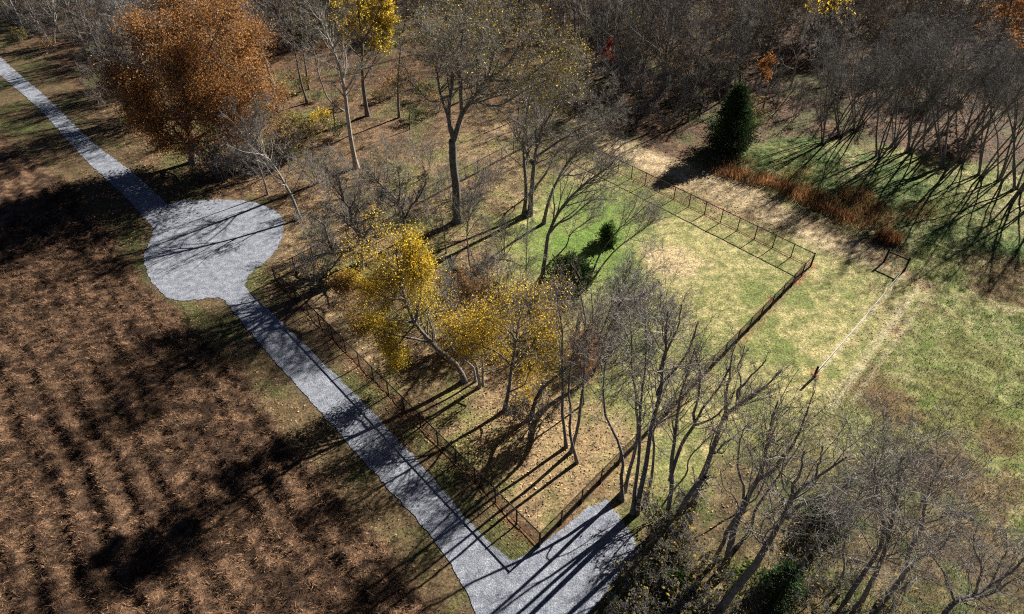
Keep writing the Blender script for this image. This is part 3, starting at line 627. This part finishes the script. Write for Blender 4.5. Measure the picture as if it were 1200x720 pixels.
# --- woodland: prototypes grown once, then copied
def proto_stems(seed, hgt, forks, lean, r):
    rg = np.random.default_rng(seed); out = []
    if forks == 1:
        p = [np.zeros(3)]; d = np.array([0, 0, 1.])
        for k in range(5): d = d+rg.normal(0, .07, 3); d /= np.linalg.norm(d); p.append(p[-1]+d*hgt/5)
        out.append((np.array(p), r, .03))
    else:
        for f in range(forks):
            a = 2*math.pi*f/forks+rg.uniform(-.5, .5); s = rg.uniform(.5, 1.3)*lean; p = [np.array([math.cos(a)*.25, math.sin(a)*.25, 0])]
            d = np.array([math.cos(a)*s, math.sin(a)*s, 1.]); hh = hgt*rg.uniform(.8, 1.05)
            for k in range(5):
                d = d+rg.normal(0, .08, 3)+[0, 0, .06]; d /= np.linalg.norm(d); p.append(p[-1]+d*hh/5)
            out.append((np.array(p), r*rg.uniform(.7, 1.1), .03))
    return out
def proto(name, label, cat, seed, hgt, forks, lean, r, group, leaves=(), bark='bark', **kw):
    root = thing(name, label, cat, (0, 0, 0), 0, group)
    assemble(root, (0, 0, 0), build_tree(proto_stems(seed, hgt, forks, lean, r), seed, **kw), bark, leaves, 'haze_twig' if bark == 'pale' else 'twig'); return root
WL = 'bare grey tree in the dense wood across the top of the picture'
WG = 'bare trees of the dense wood'
protos = []
for k, (hg, fk, ln, r_, tm, lv) in enumerate([(15, 1, .2, .2, 'haze_twig', ()), (13, 3, .4, .15, 'dark', ()), (17, 1, .2, .22, 'dark', ()), (12, 4, .5, .12, 'tan', ()), (14, 2, .35, .17, 'twig', ()), (11, 3, .5, .12, 'tan', [(500, .13, 'beige', None)]), (13, 2, .4, .16, 'dark', [(350, .13, 'olive', None)])]):
    root = thing('wood_tree', WL, 'tree', (0, 0, 0), 0, WG)
    assemble(root, (0, 0, 0), build_tree(proto_stems(200+k, hg, fk, ln, r_), 200+k, n1=1.1, t1=.22, l1=(.3, .52), n2=6, n3=6, n4=7, tw=.011, a1=(25, 60), wob=.17), 'pale' if k in (0, 4) else 'bark', lv, tm)
NP = len(protos) or 7; protos = [o for o in COL.objects if o.name.startswith('wood_tree')]
rw = random.Random(5); spots = []
clear = [np.array(p) for p in (G(690, 170), G(850, 172))]
def wood_ok(x, y):
    u = np.array([x]); v = np.array([y])
    return True
edge = GP([(-40, -60), (40, 30), (100, 60), (300, 60), (440, 50), (560, 40), (640, 60), (700, 105), (740, 140), (800, 130), (850, 130), (900, 112), (960, 108), (1010, 104), (1080, 96), (1140, 92), (1200, 92), (1330, 110)])
def edge_y(x): return np.interp(x, edge[:, 0][np.argsort(edge[:, 0])], edge[:, 1][np.argsort(edge[:, 0])])
def try_spots(n, gap, y0, y1, pts, thin_left=True):
    out = []
    for _ in range(40000):
        if len(out) >= n: break
        y = rw.uniform(y0, y1); x = rw.uniform(-.80*y-12, .80*y+14)
        ey = edge_y(x)
        if y < ey+1: continue
        if x < -8 and y < 128 and rw.random() < .3: continue
        if all((x-a)**2+(y-b)**2 > gap*gap for a, b in pts+out): out.append((x, y))
    return out
spots = try_spots(285, 4.1, 84, 178, [])
used = [0]*7
for k, (x, y) in enumerate(spots):
    j = rw.randrange(7); s = rw.uniform(.7, 1.25); rz = rw.uniform(0, 6.28)
    if not used[j]:
        o = protos[j]; used[j] = 1; o.location = (x, y, 0); o.rotation_euler = (0, 0, rz); o.scale = (s, s, s)
    else: dup(protos[j], (x, y, 0), rz, (s, s, s*rw.uniform(.9, 1.1)))
for k, (px, py) in enumerate([(8, 22), (30, 42), (62, 52), (95, 48), (120, 70), (150, 60), (185, 95), (95, 20), (60, 10), (205, 60), (262, 110), (285, 60), (300, 120), (175, 140), (240, 120), (215, 90), (140, 35), (270, 85), (320, 100), (165, 100), (195, 130), (340, 60)]):
    g_ = G(px, py); s = rw.uniform(1.05, 1.35); spots.append(tuple(g_)); dup(protos[rw.randrange(7)], (g_[0], g_[1], 0), rw.uniform(0, 6.28), (s, s, s))
# the row of upswept trees along the top of the meadow
RL = 'upswept bare tree of the row casting shadows on the meadow edge'
RG = 'upswept trees along the meadow edge'
row = [(965, 168, 15), (985, 160, 15), (1003, 152, 15), (1030, 184, 16), (1048, 172, 14), (1066, 178, 18), (1082, 184, 16), (1107, 198, 19), (1126, 190, 16), (1150, 205, 17), (1172, 212, 17), (1192, 224, 18), (1222, 235, 18)]
rp = [proto('row_tree', RL, 'tree', 300+k, 15, 5+k, .5, .12, RG, n1=.8, t1=.4, l1=(.25, .42), n2=5, n3=5, n4=5, up=.06, a1=(12, 38), tw=.010) for k in range(3)]
for k, (px, py, h_) in enumerate(row):
    g_ = G(px, py); s = h_/15
    if k < 3: o = rp[k]; o.location = (g_[0], g_[1], 0); o.scale = (s, s, s)
    else: dup(rp[k % 3], (g_[0], g_[1], 0), rw.uniform(0, 6.28), (s, s, s))
# coloured trees standing in the wood
def single(name, label, px, py, hgt, seed, lv, forks=1, cat='tree', **kw):
    g_ = G(px, py); root = thing(name, label, cat, (g_[0], g_[1], 0))
    assemble(root, (0, 0, 0), build_tree(proto_stems(seed, hgt, forks, .3, .12+hgt*.006), seed, **kw), 'bark', lv)
single('yellow_tree', 'small tree with yellow leaves in the grey wood at the top right', 955, 72, 16, 401, [(1800, .2, 'gold', lambda p: p[:, 0, 2] > 6)], n1=1.3)
single('orange_tree', 'tree with bright orange leaves at the far right of the wood', 1165, 118, 17, 402, [(3200, .2, 'orange', lambda p: p[:, 0, 2] > 6)], n1=1.3)
single('orange_tree', 'orange leaved tree deeper in the wood behind the brightest orange tree', 1150, 90, 17, 403, [(2600, .2, 'orange', lambda p: p[:, 0, 2] > 5)], n1=1.3)
single('orange_tree', 'small tree with pale orange leaves behind the dark cedar', 886, 112, 6, 404, [(600, .18, 'orange', None)], n1=2, l1=(.3, .5))
single('red_tree', 'small tree with red leaves at the wood edge', 709, 88, 5.0, 405, [(420, .17, 'red', None)], n1=2, l1=(.3, .45))
single('green_shrub', 'pale green leafy shrub at the wood edge above the cedar', 822, 100, 4, 406, [(500, .16, 'green', None)], forks=3, cat='shrub', n1=2, l1=(.3, .5))
# bare and leafy shrubs
SG = 'bare brush along the wood edge'
sp = [proto('bare_shrub', 'low grey bare bush of the brush along the wood edge', 'shrub', 500+k, 4.2, 5, .55, .05, SG, n1=2.0, t1=.15, l1=(.35, .6), n2=5, n3=5, n4=4, tw=.009) for k in range(3)]
sh_px = [(735, 150), (755, 140), (780, 150), (715, 130), (690, 120), (800, 135), (770, 120), (740, 115), (830, 120), (720, 165), (700, 150), (930, 140), (960, 145), (985, 150), (1010, 140), (910, 130),
         (40, 45), (65, 55), (90, 50), (20, 35), (60, 30), (110, 75), (100, 40), (5, 25), (140, 120), (120, 100), (275, 205), (295, 190), (260, 215), (310, 210), (245, 190), (330, 185), (665, 105), (650, 120), (675, 135), (880, 120), (1040, 140), (1090, 150), (1140, 165), (720, 95), (760, 95), (790, 100), (840, 95)]
for k, (px, py) in enumerate(sh_px):
    g_ = G(px+rw.uniform(-5, 5), py+rw.uniform(-4, 4)); s = rw.uniform(.75, 1.35)
    if k < 3: o = sp[k]; o.location = (g_[0], g_[1], 0); o.scale = (s, s, s)
    else: dup(sp[k % 3], (g_[0], g_[1], 0), rw.uniform(0, 6.28), (s, s, s))
bs = []
for _ in range(6000):
    if len(bs) >= 130: break
    y = rw.uniform(86, 165); x = rw.uniform(-.8*y, .8*y)
    if y < edge_y(x)-2 or (x < -70 and y < 105) or min((x-a)**2+(y-b)**2 for a, b in bs+[(999, 999)]) < 9: continue
    bs.append((x, y)); s = rw.uniform(.8, 1.6); dup(sp[len(bs) % 3], (x, y, 0), rw.uniform(0, 6.28), (s, s, s))
YG = 'thin pale brush inside the yard'
yp = proto('bare_shrub', 'thin pale bare bush growing in the yard between the oak and the gravel', 'shrub', 520, 4.4, 5, .5, .045, YG, (), 'pale', n1=2.4, t1=.15, l1=(.4, .7), n2=5, n3=4, n4=4, tw=.006)
for k, (px, py) in enumerate([(430, 215), (410, 255), (480, 250), (525, 225), (460, 190), (385, 205), (545, 250), (420, 235), (370, 325), (590, 290), (570, 320), (610, 370), (640, 395), (715, 400), (750, 370), (690, 420), (785, 375), (448, 240), (470, 215), (500, 235), (385, 228), (370, 205), (395, 300), (375, 285), (455, 262), (510, 262), (575, 215), (560, 235), (600, 345), (530, 355), (660, 370), (700, 380), (500, 195), (590, 385), (770, 395), (735, 385)]):
    g_ = G(px, py+10); s = rw.uniform(.7, 1.25)
    if k == 0: yp.location = (g_[0], g_[1], 0)
    else: dup(yp, (g_[0], g_[1], 0), rw.uniform(0, 6.28), (s, s, s))
BG = 'dark brush at the foot of the lower trees'
bp = proto('bramble', 'dark tangled bush at the foot of the lower right trees', 'shrub', 530, 2.6, 6, .7, .03, BG, [(160, .09, 'olive', None)], n1=2.5, t1=.1, l1=(.4, .7), n2=5, n3=5, n4=4, tw=.009)
for k, (px, py) in enumerate([(782, 645), (782, 695), (770, 680), (805, 715), (752, 712), (860, 712), (772, 612), (785, 630), (772, 655), (795, 660), (815, 690), (770, 715), (840, 735), (890, 735), (930, 700), (1000, 720), (1050, 720), (960, 660), (950, 715), (738, 740), (618, 500), (632, 492)]):
    g_ = G(px, py); s = rw.uniform(.8, 1.3)
    if k == 0: bp.location = (g_[0], g_[1], 0)
    else: dup(bp, (g_[0], g_[1], 0), rw.uniform(0, 6.28), (s, s, s))
def green_bush(label, px, py, hgt, n, seed, m='green'):
    g_ = G(px, py); root = thing('green_shrub', label, 'shrub', (g_[0], g_[1], 0))
    assemble(root, (0, 0, 0), build_tree(proto_stems(seed, hgt, 5, .6, .04), seed, n1=2, t1=.1, l1=(.4, .65), n2=4, n3=4, n4=3), 'bark', [(n, .12, m, None)])
green_bush('bright green leafy bush beside the parking spur', 774, 668, 1.6, 700, 541)
green_bush('low green bush under the thick leaning trunk', 872, 696, 1.8, 700, 542)
green_bush('green leafy bush right of the dark cedar', 878, 158, 2.6, 700, 543)
green_bush('olive leafy bush in the thin wood left of the pale forked tree', 352, 160, 3, 900, 544, 'olive')
green_bush('olive leafy bush in the thin wood right of the rust oak', 325, 172, 3, 900, 545, 'olive')
green_bush('yellow green leafy bush below the pale forked tree', 378, 150, 2.5, 700, 546, 'yellow')

UG = 'leafy undergrowth in the thin wood'
up_ = [proto('leafy_shrub', 'x', 'shrub', 560+k, 2.4, 5, .6, .03, UG, [(420, .12, m_, None)], n1=2.2, t1=.1, l1=(.4, .65), n2=5, n3=4, n4=3) for k, m_ in enumerate(('olive', 'green', 'beige'))]
for k, (px, py) in enumerate([(340, 150), (300, 178), (398, 128), (366, 172), (312, 150), (330, 128), (350, 108), (372, 118), (410, 118), (446, 120), (300, 130), (290, 150), (345, 185), (395, 160), (462, 112), (500, 118), (490, 140), (515, 130), (660, 140), (690, 118), (735, 128), (880, 140), (915, 118), (790, 118), (640, 128), (150, 150), (60, 62), (25, 50), (255, 198), (280, 200), (235, 205), (760, 60), (800, 80), (850, 60), (900, 80), (980, 50), (1040, 80), (1100, 60), (700, 40), (640, 50), (1120, 110), (1060, 120), (940, 110), (520, 60), (380, 60), (340, 40), (860, 95), (725, 70), (1160, 90)]):
    g_ = G(px, py); s = rw.uniform(.7, 1.3)
    if k < 3: o = up_[k]; o.location = (g_[0], g_[1], 0); o.scale = (s, s, s)
    else: dup(up_[k % 3], (g_[0], g_[1], 0), rw.uniform(0, 6.28), (s, s, s))
# --- evergreens
def cedar(name, label, px, py, hgt, rad, n, seed, low=.04, cat='tree', pw=.8, size=.2, m_='cedar'):
    rg = np.random.default_rng(seed); g_ = G(px, py); root = thing(name, label, cat, (g_[0], g_[1], 0))
    V, q, t = tubes(np.array([[[0, 0, -.2], [0, 0, hgt*.4], [0, 0, hgt*.97]]]), np.array([[.035*hgt/2, .02*hgt/2, .01]]), 7)
    obj('trunk', mesh_np('trunk', V, q, t, M['bark'], True), root)
    nb = int(90+hgt*22); z = hgt*(low+(1-low)*rg.random(nb)**1.25); a = rg.uniform(0, 6.28, nb)
    R = rad*np.clip((1-z/hgt), 0, 1)**pw*np.clip((z/hgt+.12)*4, .5, 1)*rg.uniform(.65, 1.12, nb)+.12
    P = np.stack([np.stack([np.cos(a)*R*f, np.sin(a)*R*f, z+(.32*R*f-.10*R*f*f)], 1) for f in (0, .5, 1)], 1)
    V, q, t = tubes(P, np.tile([[.03, .02, .008]], (nb, 1)), 3); obj('branches', mesh_np('branches', V, q, t, M['bark']), root, 'stuff')
    k = rg.integers(0, nb, n); f = rg.random(n)[:, None]**.6; c = P[k, 0]*(1-f)+P[k, 2]*f+rg.normal(0, .13+.05*rad, (n, 3))*[1, 1, .8]
    c[:, 2] = np.maximum(c[:, 2], .1)
    d = P[k, 2]-P[k, 0]; d /= np.linalg.norm(d, axis=1, keepdims=True); d = d+rg.normal(0, .5, (n, 3))+[0, 0, .5]; d /= np.linalg.norm(d, axis=1, keepdims=True)
    s = np.cross(d, rg.normal(size=(n, 3))); s /= np.linalg.norm(s, axis=1, keepdims=True); L_ = size*rg.uniform(.7, 1.6, n)[:, None]
    V = np.stack([c-s*L_*.28, c+s*L_*.28, c+d*L_*1.3], 1).reshape(-1, 3)
    obj('needles', mesh_np('needles', V, None, np.arange(3*n).reshape(-1, 3), M[m_]), root, 'stuff')
cedar('cedar_tree', 'large dark conical cedar at the end of the mown track', 851, 176, 9.4, 4.4, 26000, 601, .02, pw=.85)
cedar('cedar_bush', 'round dark evergreen bush on the bright green grass', 668, 336, 3.3, 3.1, 10000, 603, 0, 'shrub', .35, .17)
cedar('cedar_tree', 'small green cedar behind the evergreen bush', 712, 284, 2.5, 1.3, 3200, 604, .05, m_='lightcedar')
cedar('cedar_tree', 'small dark green cedar in the meadow behind leaning trees', 964, 614, 2.6, 2.0, 5000, 605, 0, pw=.5, size=.14)
cedar('cedar_tree', 'black looking cedar at the bottom between leaning trunks', 903, 712, 5.2, 2.1, 7500, 606, size=.14)
cedar('cedar_tree', 'low dark cedar under the lower edge trees', 790, 700, 2.6, 1.8, 4500, 607, 0, pw=.5, size=.14)

# --- tall rusty grass along the mown track
def tuft_points():
    xs = []
    for px, py, r_, n in [(858, 204, 2.6, 520), (880, 210, 2.6, 200), (908, 214, 2.6, 420), (925, 224, 2.6, 330), (945, 230, 3.0, 700), (960, 240, 2.6, 500), (978, 247, 2.4, 260), (1002, 230, 2.8, 380), (1014, 240, 2.6, 300), (1000, 260, 2.4, 300), (1022, 250, 2.4, 160), (990, 252, 2.0, 160), (1090, 252, 2.0, 90), (870, 190, 2.4, 120), (1060, 250, 2.5, 120), (1032, 262, 2, 160), (893, 213, 2.2, 260), (935, 205, 2.5, 130)]:
        c = G(px, py); a = rng.uniform(0, 6.28, n); r2 = r_*np.sqrt(rng.random(n))*rng.uniform(.6, 1.25, n)
        xs.append(np.stack([c[0]+np.cos(a)*r2, c[1]+np.sin(a)*r2*.8], 1))
    return np.concatenate(xs)
def tall_grass(pts, org=(0, 0), hh=1.3):
    n = len(pts); a = rng.uniform(0, 6.28, n); el = rng.normal(1.1, .32, n); L_ = hh*rng.uniform(.35, 1.1, n)
    d = np.stack([np.cos(a)*np.cos(el), np.sin(a)*np.cos(el), np.sin(el)], 1); s = np.stack([-np.sin(a), np.cos(a), np.zeros(n)], 1)*.03
    b = np.stack([pts[:, 0]-org[0], pts[:, 1]-org[1], np.full(n, -.05)], 1); m_ = b+d*L_[:, None]*.55; tip = b+d*L_[:, None]+rng.normal(0, .08, (n, 3))
    V = np.stack([b-s*.5, b+s*.5, m_+s, m_-s, tip], 1).reshape(-1, 3); k = np.arange(n)[:, None]*5
    return mesh_np('blades', V, k+np.array([[0, 1, 2, 3]]), k+np.array([[3, 2, 4]]), M['broom'])
obj('tall_grass', tall_grass(tuft_points()), None, 'stuff')
c = G(1040, 281); root = thing('grass_clump', 'round clump of tall rusty grass beside the corner brace', 'grass clump', (c[0], c[1], 0))
a = rng.uniform(0, 6.28, 900); r_ = 1.5*np.sqrt(rng.random(900)); obj('blades', tall_grass(np.stack([np.cos(a)*r_, np.sin(a)*r_*.8], 1), (0, 0), 1.5), root, 'stuff')

# ------------------------------------------------------------------ labels: place every repeat by the nearest landmark
marks = [('the rust-orange oak', G(236, 214)), ('the pale forked tree', G(418, 197)), ('the tall yellow tree', G(431, 136)), ('the large olive oak', G(536, 260)), ('the red leaved tree', G(709, 88)), ('the large dark cedar', G(853, 176)),
         ('the pale orange tree', G(886, 112)), ('the yellow wood tree', G(955, 72)), ('the bright orange tree', G(1165, 118)), ('the rusty grass clump', G(1040, 281)), ('the gravel circle', G(250, 292)), ('the parking spur', G(690, 660)),
         ('the black looking cedar', G(903, 712)), ('the round evergreen bush', G(668, 334)), ('the gnarled pale-limbed tree', G(423, 316)), ('the gold-leaved trees', G(575, 465)), ('the far gravel track', G(0, 75)), ('the back fence corner', FD),
         ('the two-stemmed tree', G(626, 487)), ('the slanting wood trunk', G(738, 88)), ('the bright green bush', G(774, 668))]
ordn = ['', 'second ', 'third ', 'fourth ', 'fifth ', 'sixth ', 'seventh ', 'eighth ', 'ninth ', 'tenth ', 'eleventh ', 'twelfth ', 'thirteenth ', 'fourteenth ', 'fifteenth ', 'sixteenth ', 'seventeenth ', 'eighteenth ', 'nineteenth ', 'twentieth ', 'twenty-first ', 'twenty-second ', 'twenty-third ', 'twenty-fourth ', 'twenty-fifth ', 'twenty-sixth ', 'twenty-seventh ', 'twenty-eighth ', 'twenty-ninth ', 'thirtieth ']+['thirty-%s ' % q for q in ('first', 'second', 'third', 'fourth', 'fifth', 'sixth', 'seventh', 'eighth', 'ninth')]+['fortieth ']+['forty-%s ' % q for q in ('first', 'second', 'third', 'fourth', 'fifth', 'sixth', 'seventh', 'eighth', 'ninth')]+['fiftieth ']+['fifty-%s ' % q for q in ('first', 'second', 'third', 'fourth', 'fifth', 'sixth')]
short = {WG: 'bare grey wood tree', RG: 'upswept bare row tree', SG: 'bare grey brush clump', YG: 'thin pale bush', BG: 'dark tangled bramble', UG: 'leafy undergrowth bush'}
cells = {}
for o in list(COL.objects):
    if o.get('group') in short and o.parent is None:
        p = np.array(o.location[:2]); d = [np.linalg.norm(p-m[1]) for m in marks]; k = int(np.argmin(d)); v = p-marks[k][1]
        a = math.degrees(math.atan2(v[1], v[0])) % 360
        side = ['right of', 'behind right of', 'behind', 'behind left of', 'left of', 'front left of', 'in front of', 'front right of'][int((a+22.5)//45) % 8]
        cells.setdefault((o['group'], k, side), []).append((d[k], o))
for (g_, k, side), L_ in cells.items():
    L_.sort(key=lambda q: q[0])
    for n, (d, o) in enumerate(L_):
        o['label'] = short[g_]+' '+side+' '+marks[k][0]+('' if len(L_) == 1 else ', '+(ordn[n] if n < len(ordn) else 'farthest, never ')+'nearest')
# ------------------------------------------------------------------ fences round the yard
FH = 1.8
def fence(name, label, P, Q, bays, skip=(), last_post=True, dense=False, strong=False):
    root = thing(name, label, 'fence', (P[0], P[1], 0), math.atan2(Q[1]-P[1], Q[0]-P[0])); L_ = float(np.linalg.norm(Q-P)); b = L_/bays
    V, q, t = tubes(np.array([[[0, 0, -.3], [0, 0, 1.], [0, 0, FH+.08], [0, 0, FH+.13]]], float), np.array([[.062, .06, .056, .01]]), 7); pm = mesh_np('post', V, q, t, M['post'], True)
    V, q, t = tubes(np.array([[[.045, 0, FH], [b-.045, 0, FH]]], float), np.array([[.05, .05]]), 6); rm = mesh_np('rail', V, q, t, M['wire'], True)
    V, q, t = tubes(np.array([[[.045, 0, .10], [b-.045, 0, .10]]], float), np.array([[.03, .03]]), 5); lm = mesh_np('rail', V, q, t, M['wire'], True)
    W = []
    for x in np.arange(.1, b-.05, .11): W.append([[x, .0, .08], [x, .0, FH-.03]])
    for z in np.arange(.14, FH-.05, .11): W.append([[.05, .008, z], [b-.05, .008, z]])
    V, q, t = tubes(np.array(W, float), np.full((len(W), 2), (.0075 if dense else .005)), 3); wm = mesh_np('wire_mesh', V, q, t, M['black' if dense else 'wire'])
    for k in range(bays+(1 if last_post else 0)):
        obj('post', pm, root).location = (k*b, 0, 0)
        if k < bays:
            obj('rail', rm, root).location = (k*b, 0, 0); obj('rail', lm, root).location = (k*b, 0, 0)
            if k not in skip: obj('wire_mesh', wm, root, 'stuff').location = (k*b, 0, 0)
    return root
fence('wire_fence', 'dark wire fence running along the gravel lane', FA, FB, 17, (), True, True)
fence('wire_fence', 'dark wire fence from the parking spur across the lawn to the far corner', FA+(FC-FA)*.0012, FC, 19, (18,), True, True)
fence('wire_fence', 'thin post and wire fence beside the mown track', FC+(FD-FC)*.002, FD, 18)
fence('wire_fence', 'wire fence along the back of the yard behind the large oak', FB+(FD-FB)*.002, FD-(FD-FB)*.002, 19)
# --- corner brace, lone post, white cord
p1, p2, p3 = G(1036, 307), G(1059.5, 317.5), G(953.5, 443)
root = thing('fence_brace', 'dark H-shaped corner brace of two posts and a top rail in the grass', 'fence brace', (p1[0], p1[1], 0), math.atan2(p2[1]-p1[1], p2[0]-p1[0])); L_ = float(np.linalg.norm(p2-p1))
for x in (0, L_):
    V, q, t = tubes(np.array([[[x, 0, -.3], [x, 0, .9], [x, 0, 1.75], [x, 0, 1.8]]], float), np.array([[.12, .115, .11, .03]]), 8); obj('post', mesh_np('post', V, q, t, M['wire'], True), root)
V, q, t = tubes(np.array([[[.08, 0, 1.45], [L_-.08, 0, 1.47]]], float), np.array([[.085, .085]]), 7); obj('rail', mesh_np('rail', V, q, t, M['wire'], True), root)
V, q, t = tubes(np.array([[[0, 0, -.3], [0, 0, .7], [0, 0, 1.45], [0, 0, 1.5]]], float), np.array([[.12, .115, .11, .03]]), 8)
o = obj('fence_post', mesh_np('post', V, q, t, M['wire'], True), None, None, label='lone dark post at the lower end of the white cord', category='post'); o.location = (p3[0], p3[1], 0)
pts = np.stack([np.append(p2+(p3-p2)*f, .75-.55*4*f*(1-f)+.06*math.sin(f*40)*.3) for f in np.linspace(.004, .996, 24)])[None]
V, q, t = tubes(pts, np.full((1, 24), .032), 5)
obj('cord', mesh_np('cord', V, q, t, M['white'], True), None, None, label='long white cord stretched low from the brace to the lone post', category='cord')
# --- small things
def log(label, px, py, L_, r, az):
    g_ = G(px, py); rg = np.random.default_rng(int(px)); P = np.stack([[(f-.5)*L_, rg.normal(0, .05), r+.02+rg.normal(0, .01)] for f in np.linspace(0, 1, 6)])[None]
    V, q, t = tubes(P, r*np.linspace(1, .6, 6)[None], 7); T = np.array([[0, k, k+1] for k in range(1, 6)]+[[35, 35+k+1, 35+k] for k in range(1, 6)]); T[5:] = np.array([[35, 35+k+1, 35+k] for k in range(1, 6)])
    o = obj('log', mesh_np('log', V, q, T, M['pale'], True), None, None, label=label, category='log'); o.location = (g_[0], g_[1], 0.03); o.rotation_euler = (0, 0, az)
log('short pale log lying in the leaves under the yellow tree', 500, 430, 1.3, .11, .5)
log('pale broken branch lying by the far fence', 1071, 207, 1.1, .12, .9)
log('grey fallen branch in the meadow shade', 1010, 660, 1.8, .09, -.4)
